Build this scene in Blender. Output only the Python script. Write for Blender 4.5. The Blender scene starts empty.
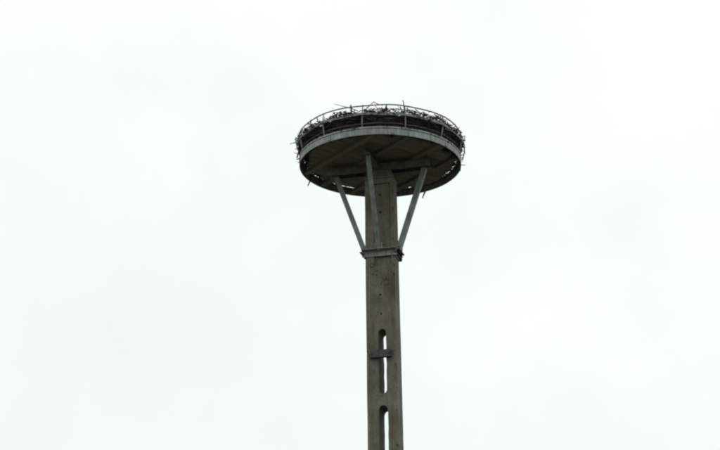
import bpy, bmesh, math, random
from mathutils import Vector, Matrix, noise

random.seed(7)
R = math.radians
S = bpy.context.scene
C = S.collection
PI = math.pi

# ------------------------------------------------------------------ camera
F_PX, CAM_D, CAM_Z, CAM_X = 2015.0, 18.6, 1.6, -0.203
PITCH = R(21.36)
cam_d = bpy.data.cameras.new('camera')
cam = bpy.data.objects.new('camera', cam_d); C.objects.link(cam)
cam_d.sensor_width = 36.0
cam_d.lens = 36.0 * F_PX / 720.0
cam_d.clip_end = 6000
cam.location = (CAM_X, -CAM_D, CAM_Z)
cam.rotation_euler = (PI / 2 + PITCH, 0, 0)
S.camera = cam

# ------------------------------------------------------------------ sky: closed pale overcast
SUN_EL, SUN_AZ = 48.0, 25.0            # soft glow behind the cloud, beyond the pole
w = bpy.data.worlds.new('World'); S.world = w; w.use_nodes = True
nt = w.node_tree; nt.nodes.clear()
def N(t, **kw):
    n = nt.nodes.new(t)
    for k, v in kw.items(): setattr(n, k, v)
    return n
L = nt.links.new
out = N('ShaderNodeOutputWorld')
sky = N('ShaderNodeTexSky', sky_type='NISHITA', sun_disc=False, sun_elevation=R(SUN_EL), sun_rotation=R(SUN_AZ))
sky.air_density = 1.0; sky.dust_density = 4.0; sky.ozone_density = 1.0
bg1 = N('ShaderNodeBackground'); bg1.inputs['Strength'].default_value = 0.1
L(sky.outputs[0], bg1.inputs['Color'])
tc = N('ShaderNodeTexCoord')
sep = N('ShaderNodeSeparateXYZ'); L(tc.outputs['Generated'], sep.inputs[0])
el = N('ShaderNodeMapRange'); L(sep.outputs['Z'], el.inputs['Value'])     # overcast: zenith brighter than horizon
el.inputs['From Min'].default_value = 0.0; el.inputs['From Max'].default_value = 1.0
el.inputs['To Min'].default_value = 0.955; el.inputs['To Max'].default_value = 1.13
ns = N('ShaderNodeTexNoise'); L(tc.outputs['Generated'], ns.inputs['Vector'])
ns.inputs['Scale'].default_value = 9.0; ns.inputs['Detail'].default_value = 4.0; ns.inputs['Roughness'].default_value = 0.5
nr = N('ShaderNodeMapRange'); L(ns.outputs['Fac'], nr.inputs['Value'])
nr.inputs['From Min'].default_value = 0.3; nr.inputs['From Max'].default_value = 0.7
nr.inputs['To Min'].default_value = 0.962; nr.inputs['To Max'].default_value = 1.045
mul = N('ShaderNodeMath', operation='MULTIPLY'); L(el.outputs[0], mul.inputs[0]); L(nr.outputs[0], mul.inputs[1])
bg2 = N('ShaderNodeBackground'); bg2.inputs['Color'].default_value = (0.925, 0.985, 0.94, 1)
L(mul.outputs[0], bg2.inputs['Strength'])
mixs = N('ShaderNodeMixShader'); mixs.inputs[0].default_value = 0.95      # cloud cover
L(bg1.outputs[0], mixs.inputs[1]); L(bg2.outputs[0], mixs.inputs[2])
L(mixs.outputs[0], out.inputs['Surface'])

sun_d = bpy.data.lights.new('sun', 'SUN'); sun_d.energy = 0.5; sun_d.angle = R(25); sun_d.color = (1, 0.97, 0.93)
sun = bpy.data.objects.new('sun', sun_d); C.objects.link(sun)
az, e = R(SUN_AZ), R(SUN_EL)
sd = Vector((math.sin(az) * math.cos(e), math.cos(az) * math.cos(e), math.sin(e)))
sun.rotation_euler = sd.to_track_quat('Z', 'Y').to_euler()
sun.location = (0, 0, 30)

S.render.filter_size = 2.0; S.cycles.pixel_filter_type = 'BLACKMAN_HARRIS'; S.cycles.filter_width = 2.3   # soft small-sensor lens
S.view_settings.view_transform = 'Standard'; S.view_settings.look = 'None'
S.view_settings.exposure = 0.0; S.view_settings.gamma = 1.0; S.view_settings.use_curve_mapping = False

# ------------------------------------------------------------------ helpers
def mat(name, build):
    m = bpy.data.materials.new(name); m.use_nodes = True
    t = m.node_tree; b = t.nodes['Principled BSDF']
    build(t, b); return m
def nz(t, scale, detail=5, rough=0.6, vec=None, coord='Object', stretch=None):
    c = t.nodes.new('ShaderNodeTexCoord'); n = t.nodes.new('ShaderNodeTexNoise')
    n.inputs['Scale'].default_value = scale; n.inputs['Detail'].default_value = detail; n.inputs['Roughness'].default_value = rough
    if stretch:
        mp = t.nodes.new('ShaderNodeMapping'); mp.inputs['Scale'].default_value = stretch
        t.links.new(c.outputs[coord], mp.inputs[0]); t.links.new(mp.outputs[0], n.inputs['Vector'])
    else: t.links.new(c.outputs[coord], n.inputs['Vector'])
    return n.outputs['Fac']
def ramp(t, fac, stops):
    r = t.nodes.new('ShaderNodeValToRGB'); el = r.color_ramp.elements
    while len(el) < len(stops): el.new(0.5)
    for q, (p, c) in zip(el, stops): q.position = p; q.color = (*c, 1)
    t.links.new(fac, r.inputs[0]); return r.outputs[0]
def mix(t, fac, a, b, mode='MIX'):
    m = t.nodes.new('ShaderNodeMix'); m.data_type = 'RGBA'; m.blend_type = mode
    if isinstance(fac, float): m.inputs[0].default_value = fac
    else: t.links.new(fac, m.inputs[0])
    for s, v in ((m.inputs[6], a), (m.inputs[7], b)):
        if isinstance(v, tuple): s.default_value = (*v, 1)
        else: t.links.new(v, s)
    return m.outputs[2]
def bump(t, b, h, strength, dist):
    n = t.nodes.new('ShaderNodeBump'); n.inputs['Strength'].default_value = strength; n.inputs['Distance'].default_value = dist
    t.links.new(h, n.inputs['Height']); t.links.new(n.outputs[0], b.inputs['Normal'])
def objrand(t):
    return t.nodes.new('ShaderNodeObjectInfo').outputs['Random']

def m_concrete(t, b):
    big = ramp(t, nz(t, 3.4, 7, .68), [(.3, (.10, .093, .076)), (.5, (.16, .152, .127)), (.72, (.225, .216, .186))])
    streak = ramp(t, nz(t, 5, 6, .65, stretch=(5, 5, .35)), [(.34, (.82, .80, .77)), (.6, (1.04, 1.04, 1.04))])
    c = mix(t, 1.0, big, streak, 'MULTIPLY')
    lich = ramp(t, nz(t, 15, 4, .6), [(.6, (0, 0, 0)), (.73, (1, 1, 1))])
    c = mix(t, lich, c, (.125, .125, .075))
    pit = ramp(t, nz(t, 85, 3, .5), [(.28, (.45, .45, .45)), (.4, (1, 1, 1))])
    c = mix(t, 1.0, c, pit, 'MULTIPLY')
    stain = ramp(t, nz(t, 4.2, 5, .7, stretch=(1.6, 1.6, .5)), [(.54, (0, 0, 0)), (.72, (.8, .8, .8))])
    c = mix(t, stain, c, (.085, .074, .056))
    t.links.new(c, b.inputs['Base Color']); b.inputs['Roughness'].default_value = .92; b.inputs['Specular IOR Level'].default_value = .2
    bump(t, b, nz(t, 55, 8, .7), .5, .012)
CONC = mat('weathered_concrete', m_concrete)

def steel(base, rust):
    def f(t, b):
        a = ramp(t, nz(t, 9, 6, .65), [(.3, tuple(v * .66 for v in base)), (.55, base), (.78, tuple(min(v * 1.35, .6) for v in base))])
        st = ramp(t, nz(t, 12, 5, .6, stretch=(3, 3, .4)), [(.35, (.72, .71, .68)), (.6, (1.05, 1.05, 1.05))])
        a = mix(t, 1.0, a, st, 'MULTIPLY')
        rf = ramp(t, nz(t, 6.5, 7, .7), [(.60 - rust, (0, 0, 0)), (.72 - rust * .5, (1, 1, 1))])
        a = mix(t, rf, a, (.075, .055, .038))
        t.links.new(a, b.inputs['Base Color']); b.inputs['Metallic'].default_value = .15
        b.inputs['Roughness'].default_value = .62; b.inputs['Specular IOR Level'].default_value = .3
        bump(t, b, nz(t, 60, 6, .65), .25, .004)
    return f
def m_band(t, b):
    steel((.33, .345, .33), .02)(t, b)
    c = b.inputs['Base Color'].links[0].from_socket
    drop = ramp(t, nz(t, 16, 6, .7, stretch=(1, 1, .22)), [(.57, (0, 0, 0)), (.70, (.75, .75, .75))])
    run = ramp(t, nz(t, 11, 6, .7, stretch=(1.3, 1.3, .2)), [(.58, (0, 0, 0)), (.70, (.7, .7, .7))])
    c = mix(t, drop, c, (.52, .52, .49)); c = mix(t, run, c, (.15, .135, .11))
    t.links.new(c, b.inputs['Base Color'])
FASC = mat('zinc_band', m_band)
RAIL = mat('dull_zinc', steel((.27, .28, .262), .05))
STRUT = mat('zinc_strut', steel((.245, .265, .253), .04))
DARKST = mat('dirty_dark_steel', steel((.075, .075, .07), .06))
BEAMST = mat('dirty_beam_steel', steel((.165, .157, .142), .05))
def m_wood(t, b):
    g = ramp(t, nz(t, 7, 7, .65, stretch=(.6, 9, 9)), [(.3, (.16, .147, .13)), (.55, (.205, .19, .168)), (.8, (.25, .234, .21))])
    r = ramp(t, objrand(t), [(0, (.82, .82, .83)), (1, (1.1, 1.08, 1.06))])
    t.links.new(mix(t, 1.0, g, r, 'MULTIPLY'), b.inputs['Base Color']); b.inputs['Roughness'].default_value = .95
    b.inputs['Specular IOR Level'].default_value = .15
    bump(t, b, nz(t, 20, 6, .7, stretch=(.6, 9, 9)), .6, .006)
WOOD = mat('old_wet_wood', m_wood)
def twigm(c0, c1):
    def f(t, b):
        a = ramp(t, nz(t, 4.5, 3, .6), [(.3, c0), (.7, c1)])
        v = ramp(t, nz(t, 40, 2, .6), [(.35, (.6, .6, .6)), (.65, (1.3, 1.3, 1.3))])
        t.links.new(mix(t, 1.0, a, v, 'MULTIPLY'), b.inputs['Base Color']); b.inputs['Roughness'].default_value = .95
        b.inputs['Specular IOR Level'].default_value = .15
    return f
TWIG = mat('dead_twigs', twigm((.034, .030, .024), (.078, .071, .06)))
PALE = mat('bleached_sticks', twigm((.11, .105, .09), (.21, .20, .18)))
FRINGE = mat('dry_loose_twigs', twigm((.05, .046, .04), (.17, .16, .14)))
CORE = mat('matted_nest_earth', twigm((.022, .019, .015), (.05, .045, .036)))
WHITE_BIT = mat('white_bits', lambda t, b: (b.inputs['Base Color'].__setattr__('default_value', (.72, .70, .68, 1)), b.inputs['Roughness'].__setattr__('default_value', .9)))
def m_grass(t, b):
    a = ramp(t, nz(t, .35, 8, .7), [(.3, (.095, .10, .07)), (.55, (.13, .132, .10)), (.75, (.165, .16, .128))])
    t.links.new(a, b.inputs['Base Color']); b.inputs['Roughness'].default_value = 1.0
    b.inputs['Specular IOR Level'].default_value = .1
    bump(t, b, nz(t, 6, 8, .75), .8, .15)
GRASS = mat('meadow', m_grass)

def empty(name, loc=(0, 0, 0), rot=(0, 0, 0)):
    o = bpy.data.objects.new(name, None); C.objects.link(o)
    o.location = loc; o.rotation_euler = rot; o.empty_display_size = .2; return o
def link(name, me, m, parent=None, loc=(0, 0, 0), rot=(0, 0, 0), smooth=False):
    if m and not me.materials: me.materials.append(m)
    if smooth:
        me.polygons.foreach_set('use_smooth', [True] * len(me.polygons))
    o = bpy.data.objects.new(name, me); C.objects.link(o)
    o.parent = parent; o.location = loc; o.rotation_euler = rot; return o
def tomesh(bm, name):
    me = bpy.data.meshes.new(name); bmesh.ops.recalc_face_normals(bm, faces=bm.faces[:]); bm.to_mesh(me); bm.free(); return me
def bx(bm, x0, x1, y0, y1, z0, z1, mtx=None):
    vs = [bm.verts.new((x, y, z)) for x in (x0, x1) for y in (y0, y1) for z in (z0, z1)]
    for f in ((0, 1, 3, 2), (4, 6, 7, 5), (0, 4, 5, 1), (2, 3, 7, 6), (0, 2, 6, 4), (1, 5, 7, 3)):
        bm.faces.new([vs[i] for i in f])
    if mtx is not None: bmesh.ops.transform(bm, matrix=mtx, verts=vs)
    return vs
def prism(bm, poly, z0, z1, mtx=None):
    n = len(poly)
    a = [bm.verts.new((x, y, z0)) for x, y in poly]; b = [bm.verts.new((x, y, z1)) for x, y in poly]
    bm.faces.new(a[::-1]); bm.faces.new(b)
    for i in range(n): bm.faces.new((a[i], a[(i + 1) % n], b[(i + 1) % n], b[i]))
    if mtx is not None: bmesh.ops.transform(bm, matrix=mtx, verts=a + b)
def bevel(bm, w_, ang=30):
    es = [e_ for e_ in bm.edges if e_.is_manifold and e_.calc_face_angle(0) > R(ang)]
    bmesh.ops.bevel(bm, geom=es, offset=w_, segments=2, affect='EDGES', profile=.6)
def tube(bm, pts, rads, sides=6, closed=False):
    rings = []; n = len(pts); up = Vector((.13, .21, 1)).normalized()
    for i, p in enumerate(pts):
        a = pts[(i - 1) % n] if (closed or i > 0) else p; b = pts[(i + 1) % n] if (closed or i < n - 1) else p
        d = (Vector(b) - Vector(a)).normalized(); u = d.cross(up)
        if u.length < 1e-3: u = d.cross(Vector((1, 0, 0)))
        u.normalize(); v = d.cross(u)
        r = rads[i] if isinstance(rads, (list, tuple)) else rads
        rings.append([bm.verts.new(Vector(p) + (u * math.cos(2 * PI * k / sides) + v * math.sin(2 * PI * k / sides)) * r) for k in range(sides)])
    for i in range(n if closed else n - 1):
        A, B = rings[i], rings[(i + 1) % n]
        for k in range(sides): bm.faces.new((A[k], A[(k + 1) % sides], B[(k + 1) % sides], B[k]))
    if not closed: bm.faces.new(rings[0][::-1]); bm.faces.new(rings[-1])
def ring_profile(bm, prof, angs, wob=None):
    """closed cross-section prof [(r,z)] swept round the axis through the angles given"""
    rows = []
    for a in angs:
        dr, dz = wob(a) if wob else (0, 0)
        rows.append([bm.verts.new(((r + dr) * math.sin(a), -(r + dr) * math.cos(a), z + dz)) for r, z in prof])
    n = len(prof)
    for i in range(len(rows)):
        A, B = rows[i], rows[(i + 1) % len(rows)]
        for k in range(n): bm.faces.new((A[k], A[(k + 1) % n], B[(k + 1) % n], B[k]))
def pix_ray(px, py):
    """direction through a photograph pixel (720 x 450)"""
    c = Vector(((px - 360) / F_PX, (225 - py) / F_PX, -1))
    return (Matrix.Rotation(PI / 2 + PITCH, 3, 'X') @ c).normalized()
CAMP = Vector((CAM_X, -CAM_D, CAM_Z))
def pix_plane(px, py, p, n):
    d = pix_ray(px, py); return CAMP + d * ((Vector(p) - CAMP).dot(n) / d.dot(n))

# ------------------------------------------------------------------ ground
bm = bmesh.new()
g = 80; EXT = 2500
for i in range(g + 1):
    for j in range(g + 1):
        u = (i / g * 2 - 1); v = (j / g * 2 - 1)
        x = EXT * math.copysign(abs(u) ** 2.2, u); y = EXT * math.copysign(abs(v) ** 2.2, v)
        rr = math.hypot(x, y)
        z = noise.noise((x * .05, y * .05, 0)) * .25 * min(1, rr / 25) + noise.noise((x * .006, y * .006, 3)) * 1.0 * min(1, rr / 200) - .0
        bm.verts.new((x, y, z))
bm.verts.ensure_lookup_table()
for i in range(g):
    for j in range(g):
        a = i * (g + 1) + j
        bm.faces.new([bm.verts[k] for k in (a, a + g + 1, a + g + 2, a + 1)])
gr = link('ground', tomesh(bm, 'ground'), GRASS, smooth=True)
gr['kind'] = 'structure'

# ------------------------------------------------------------------ concrete pole
H0 = 9.5                       # underside of the platform's steel band
YAW = R(-15.3)
LEAN = R(-.78)
ZT = H0 - .165                 # top of the pole
pole = empty('concrete_pole', (ZT * math.sin(-LEAN) + .004, 0, 0), (0, LEAN, YAW * 0))
pole.rotation_mode = 'XYZ'
pole.rotation_euler = (Matrix.Rotation(LEAN, 3, 'Y') @ Matrix.Rotation(YAW, 3, 'Z')).to_euler()
bpy.context.view_layer.update()
PM = pole.matrix_world.copy(); PI_ = PM.inverted()
pole['label'] = 'tall weathered concrete pole with long slots, leaning slightly, carrying the round nest platform'
pole['category'] = 'pole'
def halfd(z): return (.185 + (ZT - z) * .016) / 2
def halfw(z): return (.292 + (ZT - z) * .0035) / 2
def face_pt(px, py):
    """pixel -> pole-local point on the front face"""
    z = 8.
    for _ in range(4):
        p = PM @ Vector((0, -halfd(z), z)); n = (PM.to_3x3() @ Vector((0, -1, 0)))
        q = PI_ @ pix_plane(px, py, p, n); z = q.z
    return q

bm = bmesh.new()
rows = []
zs = [-.6 + (ZT + .6) * i / 60 for i in range(61)]
ch = .017
for z in zs:
    a, b = halfw(z), halfd(z)
    poly = [(-a + ch, -b), (a - ch, -b), (a, -b + ch), (a, b - ch), (a - ch, b), (-a + ch, b), (-a, b - ch), (-a, -b + ch)]
    rows.append([bm.verts.new((x + .0022 * noise.noise((x * 9, y * 9, z * 3.1)), y + .0022 * noise.noise((x * 9 + 5, y * 9, z * 3.1)), z)) for x, y in poly])
for A, B in zip(rows, rows[1:]):
    for k in range(8): bm.faces.new((A[k], A[(k + 1) % 8], B[(k + 1) % 8], B[k]))
bm.faces.new(rows[0][::-1]); bm.faces.new(rows[-1])
shaft_me = tomesh(bm, 'shaft')
shaft = link('shaft', shaft_me, CONC, pole)

cut = bmesh.new()
def slot(xc, wd, zb, zt, seed):
    r = wd / 2; poly = []
    def add(x, z):
        poly.append((x + .004 * noise.noise((x * 40, z * 14, seed)), z + .004 * noise.noise((x * 40 + 9, z * 14, seed))))
    for k in range(9): a = PI * k / 8; add(xc + r * math.cos(a), zt - r + r * math.sin(a))
    for k in range(1, 9): add(xc - r, zt - r + (zb - zt + 2 * r) * k / 9)
    for k in range(9): a = PI + PI * k / 8; add(xc + r * math.cos(a), zb + r + r * math.sin(a))
    for k in range(1, 9): add(xc + r, zb + r + (zt - zb - 2 * r) * k / 9)
    prism(cut, poly, -.5, .5, Matrix.Rotation(PI / 2, 4, 'X'))
s1t, s1b, s2t = face_pt(383.5, 328.6), face_pt(383.5, 393.6), face_pt(384.3, 405.0)
ln, gp = s1t.z - s1b.z, s1b.z - s2t.z
xc = .012
slot(xc, .078, s1b.z, s1t.z, 1)
z = s2t.z; k = 2
while z - ln > 1.2:
    slot(xc, .092, z - ln, z, k); z -= ln + gp; k += 1
# shallow recess in the face near the top
rt, rb = face_pt(383, 183).z, face_pt(383, 265).z
bx(cut, -.055, .118, -.4, -halfd(9.0) + .022, rb, rt)
# bolt holes
for px, py, r in ((379.3, 193.6, .010), (379.6, 211.5, .011), (380.2, 294.6, .011), (381.2, 313.9, .009)):
    q = face_pt(px, py)
    prism(cut, [(q.x + r * math.cos(2 * PI * k / 10), q.z + r * math.sin(2 * PI * k / 10)) for k in range(10)], -.02, .4, Matrix.Rotation(PI / 2, 4, 'X'))
cm = tomesh(cut, 'cut')
co = bpy.data.objects.new('cut', cm); C.objects.link(co); co.parent = pole
# chips knocked out of the edges
chip = bmesh.new(); rnd = random.Random(3)
for i in range(34):
    z = rnd.uniform(6.2, ZT - .05) if i < 26 else rnd.uniform(.5, 6.2)
    sx, sy = rnd.choice(((1, -1), (-1, -1), (1, 1), (1, -1), (-1, -1)))
    r = rnd.uniform(.008, .02)
    mt = Matrix.Translation((sx * (halfw(z) - ch * .35), sy * (halfd(z) - ch * .35), z)) @ Matrix.Rotation(rnd.random() * 6, 4, 'Z') @ Matrix.Diagonal((r, r, r * rnd.uniform(.8, 3), 1))
    bmesh.ops.create_icosphere(chip, subdivisions=1, radius=1, matrix=mt)
cpo = bpy.data.objects.new('chip', tomesh(chip, 'chip')); C.objects.link(cpo); cpo.parent = pole
for o_ in (co, cpo):
    md = shaft.modifiers.new('b', 'BOOLEAN'); md.object = o_; md.operation = 'DIFFERENCE'; md.solver = 'EXACT'
    md.use_self = True
bpy.context.view_layer.update()
dg = bpy.context.evaluated_depsgraph_get()
nm = bpy.data.meshes.new_from_object(shaft.evaluated_get(dg))
shaft.modifiers.clear(); shaft.data = nm
print('shaft polys', len(nm.polygons))
for o_ in (co, cpo): bpy.data.objects.remove(o_)

# flat bar fixed across the upper slot
q0, q1 = face_pt(370.6, 355.6), face_pt(392.0, 352.2)
zb = (q0.z + q1.z) / 2
bm = bmesh.new(); bx(bm, q0.x, q1.x, -halfd(zb) - .038, -halfd(zb) + .003, zb - .040, zb + .032); bevel(bm, .004)
bar = link('cross_bar', tomesh(bm, 'cross_bar'), DARKST, pole); bar['label'] = 'dark flat bar fixed across the upper slot'
for xx in (q0.x + .02, q1.x - .02):
    bm = bmesh.new(); prism(bm, [(.011 * math.cos(PI / 3 * k), .011 * math.sin(PI / 3 * k)) for k in range(6)], 0, .012, Matrix.Rotation(PI / 2, 4, 'X'))
    link('bolt', tomesh(bm, 'bolt'), DARKST, bar, (xx, -halfd(zb) - .037, zb))

# marks cast into the concrete, strokes copied as they stand
def stroke(name, pix, r=.0045, closed=False):
    bm = bmesh.new()
    pts = [face_pt(*p) for p in pix]; pts = [Vector((p.x, -halfd(p.z) - .0005, p.z)) for p in pts]
    tube(bm, pts, r, 5, closed); link(name, tomesh(bm, name), MARK, pole)
def m_mark(t, b):
    b.inputs['Base Color'].default_value = (.075, .072, .06, 1); b.inputs['Roughness'].default_value = .95; b.inputs['Specular IOR Level'].default_value = .1
MARK = mat('dark_cast_mark', m_mark)
stroke('cast_mark', [(372 + 2.2 * math.cos(a), 265.2 + 2.0 * math.sin(a)) for a in [2 * PI * k / 10 for k in range(10)]], closed=True)
stroke('cast_mark', [(374.2, 272.0), (375.5, 270.8), (377.6, 270.9)])
stroke('cast_mark', [(372.2, 275.2), (373.0, 273.4), (373.4, 274.2)])
stroke('cast_mark', [(375.6, 274.6), (377.4, 274.9)])
stroke('cast_mark', [(381.0, 284.6), (381.8, 281.2), (383.2, 281.0)])
stroke('cast_mark', [(382.6, 277.6), (384.2, 280.4), (386.6, 279.3), (388.4, 281.4), (388.6, 276.6)])
stroke('cast_mark', [(386.0, 279.2), (386.4, 276.8)])
stroke('cast_mark', [(384.0, 284.8), (387.6, 284.6), (388.8, 282.4)])
stroke('cast_mark', [(387.4, 273.4), (388.8, 274.2)])

# ------------------------------------------------------------------ steel platform clamped on the pole top
plat = empty('nest_platform', (0, 0, H0))
plat['label'] = 'round grey steel nest platform with railing hoops and struts, on the concrete pole'
plat['category'] = 'platform'
NA = 144
AN = [2 * PI * i / NA for i in range(NA)]
wobf = lambda a: (.004 * noise.noise((math.cos(a) * 2.2, math.sin(a) * 2.2, 1)), .004 * noise.noise((math.cos(a) * 1.7, math.sin(a) * 1.7, 5)))
bm = bmesh.new(); ring_profile(bm, [(.803, 0), (.810, 0), (.812, .058), (.803, .058)], AN, wobf)
band = link('rim_band', tomesh(bm, 'rim_band'), FASC, plat)
bm = bmesh.new(); ring_profile(bm, [(.765, .060), (.809, .060), (.809, .0655), (.765, .0655)], AN, wobf)
link('flange', tomesh(bm, 'flange'), DARKST, band)
bm = bmesh.new(); ring_profile(bm, [(.806, .0655), (.814, .0655), (.814, .082), (.806, .082)], AN, wobf)
link('rim_strip', tomesh(bm, 'rim_strip'), FASC, band)
for a in (-38, 8, 52, 98, 142, 188, 232, 278):       # joint straps of the band sections
    bm = bmesh.new(); bx(bm, -.017, .017, -.8175, -.809, .006, .052); bevel(bm, .003)
    link('joint_strap', tomesh(bm, 'joint_strap'), FASC, band, rot=(0, 0, R(a)))

POSTA = [R(-13 + 30 * k) for k in range(12)]
ZM, RM, ZU, RU, ZL, RL = .213, .842, .307, .820, .122, .806
# middle hoop: flat bar bent at each post, straight between
pw = lambda a: (.006 * noise.noise((math.cos(a) * 3, math.sin(a) * 3, 2)), .010 * noise.noise((math.cos(a) * 1.5, math.sin(a) * 1.5, 8)))
def midpt(a):
    i = math.floor((a - POSTA[0]) / R(30)); a0 = POSTA[0] + i * R(30); a1 = a0 + R(30); f = (a - a0) / R(30)
    P0 = Vector((math.sin(a0), -math.cos(a0))); P1 = Vector((math.sin(a1), -math.cos(a1)))
    q = P0.lerp(P1, f); return q.length
bm = bmesh.new()
ring_profile(bm, [(RM - .008, ZM - .012), (RM, ZM - .012), (RM, ZM + .012), (RM - .008, ZM + .012)],
             [POSTA[0] + R(5) * k for k in range(72)], lambda a: (RM * (.35 + .65 * midpt(a) - 1) + pw(a)[0], pw(a)[1]))
link('middle_hoop', tomesh(bm, 'middle_hoop'), RAIL, plat)
def hoop(name, r, z, rad, seed, amp, m=RAIL):
    bm = bmesh.new()
    pts = []
    for k in range(96):
        a = 2 * PI * k / 96; d = amp * noise.noise((math.cos(a) * 2, math.sin(a) * 2, seed)); d2 = amp * noise.noise((math.cos(a) * 2, math.sin(a) * 2, seed + 7))
        pts.append(Vector(((r + d) * math.sin(a), -(r + d) * math.cos(a), z + d2)))
    tube(bm, pts, rad, 6, True); return link(name, tomesh(bm, name), m, plat, smooth=True)
hoop('top_hoop', RU, ZU, .0068, 11, .013)
hoop('lower_hoop', RL - .004, ZL, .0036, 21, .006, BEAMST)
for i, a in enumerate(POSTA):
    rj = random.Random(i); j = rj.uniform(-.012, .012)
    def P(r, z, da=0): return Vector((r * math.sin(a + da), -r * math.cos(a + da), z))
    bm = bmesh.new()
    tube(bm, [P(.806, .07), P(.818, ZL), P(RM - .012, ZM, j), P(RM - .012, ZM + .03, j), P(RU, ZU + .006, j * 1.5)], [.0068, .0065, .0065, .006, .0055], 6)
    po = link('post', tomesh(bm, 'post'), RAIL, plat, smooth=True)
    for q, rw in ((P(.810, .084), .0095), (P(RM - .012, ZM, j), .012), (P(RU, ZU, j * 1.5), .0095)):
        bm = bmesh.new(); bmesh.ops.create_icosphere(bm, subdivisions=1, radius=rw)
        for v in bm.verts: v.co *= 1 + .35 * noise.noise(v.co * 90 + Vector((i, 0, 0)))
        link('weld', tomesh(bm, 'weld'), RAIL, po, q, smooth=True)

# beams on the pole top, aligned with it
yawM = Matrix.Rotation(YAW, 4, 'Z')
def channel(l0, l1, ztop, h, wd, t=.008):
    bm = bmesh.new()
    bx(bm, l0, l1, -wd / 2, -wd / 2 + t, ztop - h, ztop)
    bx(bm, l0, l1, -wd / 2 + t + .0, wd / 2, ztop - t, ztop - .001)
    bx(bm, l0, l1, -wd / 2 + t + .0, wd / 2, ztop - h + .001, ztop - h + t)
    return bm
for yy in (-.075, .075):
    bm = channel(-.53, .53, -.002, .065, .05)
    link('support_beam', tomesh(bm, 'support_beam'), BEAMST, plat, (yawM @ Vector((0, yy, 0))), (0, 0, YAW if yy < 0 else YAW + PI))
for s in (-1, 1):
    bm = channel(.104, .53, -.002, .065, .05)
    link('support_beam', tomesh(bm, 'support_beam'), BEAMST, plat, (0, 0, 0), (0, 0, YAW + s * PI / 2))
bm = bmesh.new(); bx(bm, -.15, .15, -.10, .10, -.164, -.15); bx(bm, -.12, .12, -.085, .085, -.15, -.0675); bevel(bm, .003)
link('saddle_plate', tomesh(bm, 'saddle_plate'), BEAMST, plat, rot=(0, 0, YAW))

# timber joists and the deck boards on them
JD = math.atan2(-.82, .57)
JM = Matrix.Rotation(JD, 4, 'Z')
for off in (-.50, -.19, .17, .50):
    hl = math.sqrt(.795 ** 2 - (abs(off) + .03) ** 2) - .004
    bm = bmesh.new(); bx(bm, -hl, hl, -.026, .026, .0, .030); bevel(bm, .003)
    link('joist', tomesh(bm, 'joist'), WOOD, plat, JM @ Vector((0, off, 0)), (random.uniform(-.02, .02), 0, JD))
rnd = random.Random(12)
y = -.68
while y < .66:
    wd = rnd.uniform(.075, .105)
    hl = math.sqrt(max(.735 ** 2 - max(abs(y), abs(y + wd)) ** 2, .02))
    bm = bmesh.new(); bx(bm, -hl + rnd.uniform(-.02, .02), hl + rnd.uniform(-.02, .02), 0, wd, .0305, .0305 + rnd.uniform(.026, .030)); bevel(bm, .002)
    link('deck_board', tomesh(bm, 'deck_board'), WOOD, plat, Matrix.Rotation(JD + PI / 2, 4, 'Z') @ Vector((0, y, 0)), (0, 0, JD + PI / 2 + rnd.uniform(-.01, .01)))
    y += wd + rnd.uniform(.003, .009)

# clamp collar: four angle irons round the pole, and four struts
colz = face_pt(380, 256.2).z          # lower edge of the angle
pc = PM @ Vector((0, 0, colz)) - Vector((0, 0, H0))
collar = bpy.data.objects.new('clamp_collar', None)
hw, hd, ch_ = halfw(colz) + .002, halfd(colz) + .002, .066
def angle_iron(length, leg, h, t=.006):
    """vertical leg against the pole (y=0), flange on top pointing to -y"""
    bm = bmesh.new(); bx(bm, -length / 2, length / 2, -t, 0, 0, h); bx(bm, -length / 2, length / 2, -leg, -t, h - t, h); return bm
bm = angle_iron(2 * hw + .05, .055, ch_); bevel(bm, .0015)
front = link('clamp_collar', tomesh(bm, 'clamp_collar'), RAIL, plat, pc + yawM @ Vector((0, -hd, 0)), (0, 0, YAW))
collar = front
def sub(name, bm, m, p, rz):
    o = link(name, tomesh(bm, name), m, collar, Matrix.Translation((0, hd, 0)) @ Vector(p), (0, 0, rz)); return o
sub('angle_iron', angle_iron(2 * hw + .05, .055, ch_), DARKST, (0, hd, 0), PI)
sub('angle_iron', angle_iron(2 * hd - .002, .055, ch_), DARKST, (hw, 0, -.002), PI / 2)
sub('angle_iron', angle_iron(2 * hd - .002, .055, ch_), DARKST, (-hw, 0, -.002), -PI / 2)
for sx in (-1, 1):                      # long bolts drawing front and back irons together
    bm = bmesh.new(); tube(bm, [Vector((sx * (hw + .0145), -hd - .022, .03)), Vector((sx * (hw + .0145), hd + .035, .03))], .0065, 8)
    sub('bolt', bm, DARKST, (0, 0, 0), 0)
    for yy in (-hd - .019, hd + .006):
        bm = bmesh.new(); prism(bm, [(.014 * math.cos(PI / 3 * k), .014 * math.sin(PI / 3 * k)) for k in range(6)], 0, .012, Matrix.Rotation(-PI / 2, 4, 'X'))
        sub('nut', bm, DARKST, (sx * (hw + .0145), yy, .03), 0)
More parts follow.
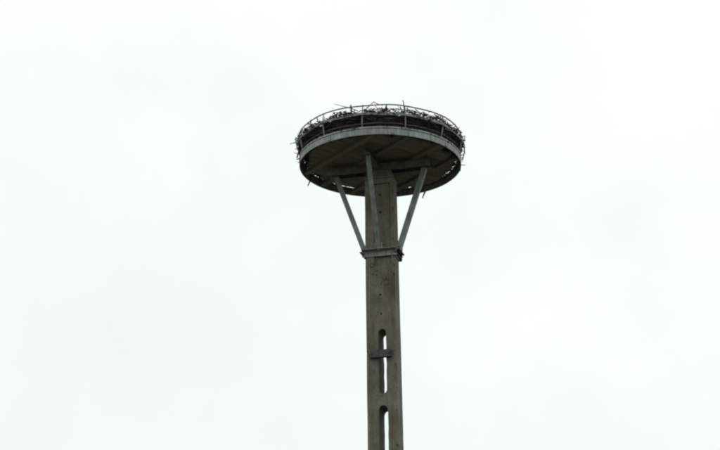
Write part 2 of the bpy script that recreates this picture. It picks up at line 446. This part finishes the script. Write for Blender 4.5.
# struts (angle section) from collar flange up to the beams
for k, (base, top) in enumerate((((0, -1), .475), ((1, 0), .475), ((0, 1), .475), ((-1, 0), .475))):
    d2 = Vector((base[0], base[1], 0)); off = (hw if base[0] else hd) + .030
    A = pc + yawM @ (d2 * off) + Vector((0, 0, ch_ - .012)); B = yawM @ (d2 * top) + Vector((0, 0, -.0675))
    dirv = (B - A); ln_ = dirv.length; dirv.normalize()
    tang = Vector((0, 0, 1)).cross(yawM @ d2).normalized(); nrm = dirv.cross(tang).normalized()
    if nrm.dot(yawM @ d2) < 0: nrm.negate()
    M3 = Matrix((tang, nrm, dirv)).transposed().to_4x4(); M3.translation = A
    s = 1 if k != 3 else -1
    bm = bmesh.new(); bx(bm, -.024, .024, 0, .006, 0, ln_); bx(bm, *sorted((-.024 * s, -.018 * s)), -.044, 0, 0, ln_)
    bmesh.ops.transform(bm, matrix=M3, verts=bm.verts[:])
    st = link('strut', tomesh(bm, 'strut'), STRUT, plat)
    # lugs and bolt that hold the foot
    for s2 in (-1, 1):
        bm = bmesh.new(); bx(bm, s2 * .034 - .004, s2 * .034 + .004, -.022, .020, ch_ + .0005, ch_ + .062); bevel(bm, .002)
        bmesh.ops.transform(bm, matrix=Matrix((tang, yawM.to_3x3() @ d2, Vector((0, 0, 1)))).transposed().to_4x4(), verts=bm.verts[:])
        link('lug', tomesh(bm, 'lug'), RAIL, st, pc + yawM @ (d2 * off))
    bm = bmesh.new(); cpt = pc + yawM @ (d2 * off) + Vector((0, 0, ch_ + .04)); tube(bm, [cpt - tang * .05, cpt + tang * .05], .008, 8)
    link('bolt', tomesh(bm, 'bolt'), DARKST, st)
    # cleat at the head
    bm = bmesh.new(); bx(bm, -.03, .03, -.05, .05, -.006, 0); bevel(bm, .0015)
    link('cleat', tomesh(bm, 'cleat'), BEAMST, st, B + Vector((0, 0, .0)) , (0, 0, math.atan2(tang.y, tang.x)))

# ------------------------------------------------------------------ the nest of sticks
nest = empty('bird_nest', (0, 0, H0 + .064))
nest['label'] = 'shallow untidy nest of dark dead sticks filling the railed platform'
nest['category'] = 'nest'
def pol(r, a, z): return Vector((r * math.sin(a), -r * math.cos(a), z))
ZB = -.064
# matted bed
bm = bmesh.new()
prof = [(0, .064), (.55, .063), (.672, .064), (.725, .09), (.755, .125), (.778, .165), (.780, .195), (.75, .210), (.6, .19), (0, .17)]
NS = 96; rows = []
for r, z in prof[1:-1]:
    row = []
    for i in range(NS):
        a = 2 * PI * i / NS
        d = .03 * noise.noise((math.cos(a) * 6 * r, math.sin(a) * 6 * r, z * 9)) + .014 * noise.noise((math.cos(a) * 22 * r, math.sin(a) * 22 * r, z * 30))
        zz = z + ZB
        if z > .1: zz += .5 * d
        row.append(bm.verts.new(pol(r + (d if z > .07 else min(d, 0)), a, zz)))
    rows.append(row)
for A, B in zip(rows, rows[1:]):
    for i in range(NS): bm.faces.new((A[i], A[(i + 1) % NS], B[(i + 1) % NS], B[i]))
bm.faces.new(rows[0][::-1]); bm.faces.new(rows[-1])
link('matted_bed', tomesh(bm, 'matted_bed'), CORE, nest)

def twig_pts(p, d, ln_, bend, rg, n=4):
    pts = []; side = Vector((rg.gauss(0, 1), rg.gauss(0, 1), rg.gauss(0, .5))); side = (side - d * side.dot(d)).normalized()
    for i in range(n):
        f = i / (n - 1) - .5
        pts.append(p + d * (f * ln_) + side * (bend * ln_ * (.25 - f * f) + rg.gauss(0, .012) * ln_))
    return pts
V, Fc = [], []
def raw_tube(pts, r0, r1, sides=4):
    base = len(V); n = len(pts)
    for i, p in enumerate(pts):
        d = (pts[min(i + 1, n - 1)] - pts[max(i - 1, 0)]).normalized()
        u = d.cross(Vector((.2, .1, 1))); u.normalize(); v = d.cross(u); r = r0 + (r1 - r0) * i / (n - 1)
        for k in range(sides):
            t = 2 * PI * k / sides; V.append(p + u * (math.cos(t) * r) + v * (math.sin(t) * r))
    for i in range(n - 1):
        for k in range(sides):
            Fc.append((base + i * sides + k, base + i * sides + (k + 1) % sides, base + (i + 1) * sides + (k + 1) % sides, base + (i + 1) * sides + k))
    Fc.append(tuple(base + k for k in range(sides))[::-1]); Fc.append(tuple(base + (n - 1) * sides + k for k in range(sides)))
rg = random.Random(99)
def wall_r(z):     # outer face of the stick pile, flaring with height (z above band underside)
    return .74 + .08 * max(0, min(1, (z - .07) / .13))
for i in range(5200):
    z = .075 + .148 * rg.random() ** .8
    a = rg.random() * 2 * PI
    dens = .5 + .5 * noise.noise((math.cos(a) * 5, math.sin(a) * 5, z * 10))
    if rg.random() > .35 + dens: continue
    r = wall_r(z) - abs(rg.gauss(0, .035))
    t = rg.gauss(0, .20)
    d = Vector((math.cos(a + t), math.sin(a + t), rg.gauss(0, .16))).normalized()
    ln_ = rg.uniform(.08, .27)
    # keep the middle a little inside so a straight stick does not stick far out of the hoop
    p = pol(r - .02, a, z + ZB)
    raw_tube(twig_pts(p, d, ln_, rg.uniform(-.1, .35), rg), rg.uniform(.004, .009), rg.uniform(.0015, .004))
# thin layer of twigs bridging the gap round the deck
for i in range(900):
    a = rg.random() * 2 * PI
    if noise.noise((math.cos(a) * 7, math.sin(a) * 7, 4)) > .22 and rg.random() < .8: continue
    t = rg.gauss(0, .7); r = rg.uniform(.70, .80)
    d = Vector((math.cos(a + t), math.sin(a + t), rg.gauss(0, .05))).normalized()
    raw_tube(twig_pts(pol(r - .015, a, rg.uniform(.072, .10) + ZB), d, rg.uniform(.08, .22), .1, rg), rg.uniform(.003, .008), .002)
def build_twigs(name, m):
    me = bpy.data.meshes.new(name); me.from_pydata([tuple(v) for v in V], [], Fc); me.update()
    o = link(name, me, m, nest); o['kind'] = 'stuff'; V.clear(); Fc.clear()
build_twigs('twig_pile', TWIG)
# uneven upper fringe of the pile, seen against the sky
for i in range(2000):
    a = rg.random() * 2 * PI; hgt = .5 + .5 * noise.noise((math.cos(a) * 4, math.sin(a) * 4, 9))
    z = .208 + (.018 + .098 * hgt ** 1.3) * rg.random() ** 1.25
    r = rg.uniform(.775, .825)
    t = rg.gauss(0, .9); d = Vector((math.cos(a + t), math.sin(a + t), rg.gauss(.0, .38))).normalized()
    raw_tube(twig_pts(pol(r, a, z + ZB), d, rg.uniform(.025, .11), rg.uniform(-.7, .7), rg), rg.uniform(.0028, .0065), rg.uniform(.0012, .003))
build_twigs('twig_fringe', FRINGE)

# single sticks one can pick out
def stick(pts, r0, r1, m=TWIG):
    bm = bmesh.new(); n = len(pts); tube(bm, pts, [r0 + (r1 - r0) * i / (n - 1) for i in range(n)], 5)
    return link('stick', tomesh(bm, 'stick'), m, nest)
for i in range(85):
    a = rg.random() * 2 * PI; up = rg.random()
    z = rg.uniform(.18, .23) if up < .6 else rg.uniform(.09, .2)
    r = wall_r(z) - rg.uniform(.0, .05)
    t = rg.gauss(0, .33); d = Vector((math.cos(a + t), math.sin(a + t), rg.gauss(.03, .14))).normalized()
    stick(twig_pts(pol(r - .02, a, z + ZB), d, rg.uniform(.12, .30), rg.uniform(-.2, .4), rg, 5), rg.uniform(.005, .010), rg.uniform(.002, .005), PALE if rg.random() < .22 else TWIG)
# sticks the photograph shows singly; each lies in the upright plane of the rim it is caught in
def pst(pix, a_deg, r, r0, r1, m=TWIG):
    a = R(a_deg); n = Vector((math.sin(a), -math.cos(a), 0)); n = (n + Vector((0, -1.2, 0))).normalized()
    p0 = pol(r, a, H0 + .2); o = Vector((0, 0, H0 + .064))
    stick([pix_plane(x, y_, p0, n) - o for x, y_ in pix], r0, r1, m)
pst([(334, 104), (340, 105.6), (349, 107.6), (358, 111)], -26, .82, .0022, .005, PALE)
pst([(351, 114), (351.2, 108), (350.6, 105)], -21, .81, .009, .007)
pst([(364, 111.5), (367, 108), (370.6, 104.9), (374.0, 101.6)], -9, .81, .005, .0035)
pst([(373.4, 101.8), (377, 103.6), (382.5, 105.6)], -5, .81, .0045, .0025)
pst([(403, 100.2), (403.6, 104), (404.4, 110), (405.2, 116)], 16, .82, .0042, .0075)
pst([(407, 112), (407.6, 105.6)], 18, .81, .006, .003)
pst([(455, 133), (457.2, 131), (459.4, 127.4)], 70, .82, .005, .003)
pst([(457, 129), (461, 133)], 72, .82, .004, .004)
pst([(289.6, 144), (295, 142.6), (302, 141)], -80, .84, .003, .006, PALE)
pst([(294.6, 139.6), (297, 138), (301, 143)], -80, .85, .006, .007, PALE)
pst([(295.6, 137), (296.6, 146), (299, 152)], -82, .86, .004, .006, PALE)
pst([(294.2, 153), (298, 154), (302, 151)], -84, .85, .003, .005, PALE)
pst([(297, 158), (299, 150), (300, 142)], -86, .84, .008, .006)
pst([(462, 150), (464.6, 152), (466, 154)], 86, .82, .004, .002)
pst([(460, 147), (464, 142), (465, 136)], 84, .83, .006, .004)
pst([(462.5, 160), (464.5, 152), (464, 143)], 86, .83, .007, .005)
pst([(311.4, 178), (309.6, 182), (307.8, 186)], -118, .80, .010, .005)
pst([(426.5, 189.0), (424.4, 193), (422.4, 198)], 146, .80, .011, .006)
pst([(317, 118), (318.5, 124)], -50, .82, .006, .005)
pst([(310.6, 120), (311.4, 129)], -57, .82, .005, .006)
pst([(332, 118), (337, 113.6), (341, 111.4)], -36, .81, .007, .005)
pst([(334, 112), (336, 118)], -36, .81, .005, .004)
pst([(436, 116), (437.5, 121), (441, 122)], 43, .81, .006, .004)
pst([(441, 116.4), (437, 119)], 45, .81, .006, .004)
pst([(415, 109), (420, 113), (425, 112)], 27, .80, .005, .004)
pst([(384, 111.6), (386, 107.2), (386.6, 105)], 3, .81, .010, .006)
pst([(382.6, 110.8), (387.6, 108.4)], 2, .81, .014, .012)
# few small white lumps set among the sticks
for px, py, a, s in ((321, 126, -46, .011), (330.5, 121.4, -37, .009), (370, 109.6, -8, .014), (374, 108.9, -5, .009), (452.5, 129, 60, .010), (399, 115.6, 12, .008)):
    p0 = pol(.84, R(a), H0 + .2); q = pix_plane(px, py, p0, Vector((math.sin(R(a)) , -math.cos(R(a)) - 1.2, 0)).normalized()) - Vector((0, 0, H0 + .064))
    bm = bmesh.new(); bmesh.ops.create_icosphere(bm, subdivisions=2, radius=1)
    for v in bm.verts: v.co *= 1 + .5 * noise.noise(v.co * 1.7 + Vector((px, 0, 0)))
    bmesh.ops.transform(bm, matrix=Matrix.Diagonal((s * 1.6, s * .8, s * .8, 1)), verts=bm.verts[:])
    link('white_lump', tomesh(bm, 'white_lump'), WHITE_BIT, nest, q, (0, random.uniform(-.3, .3), R(a)), smooth=True)
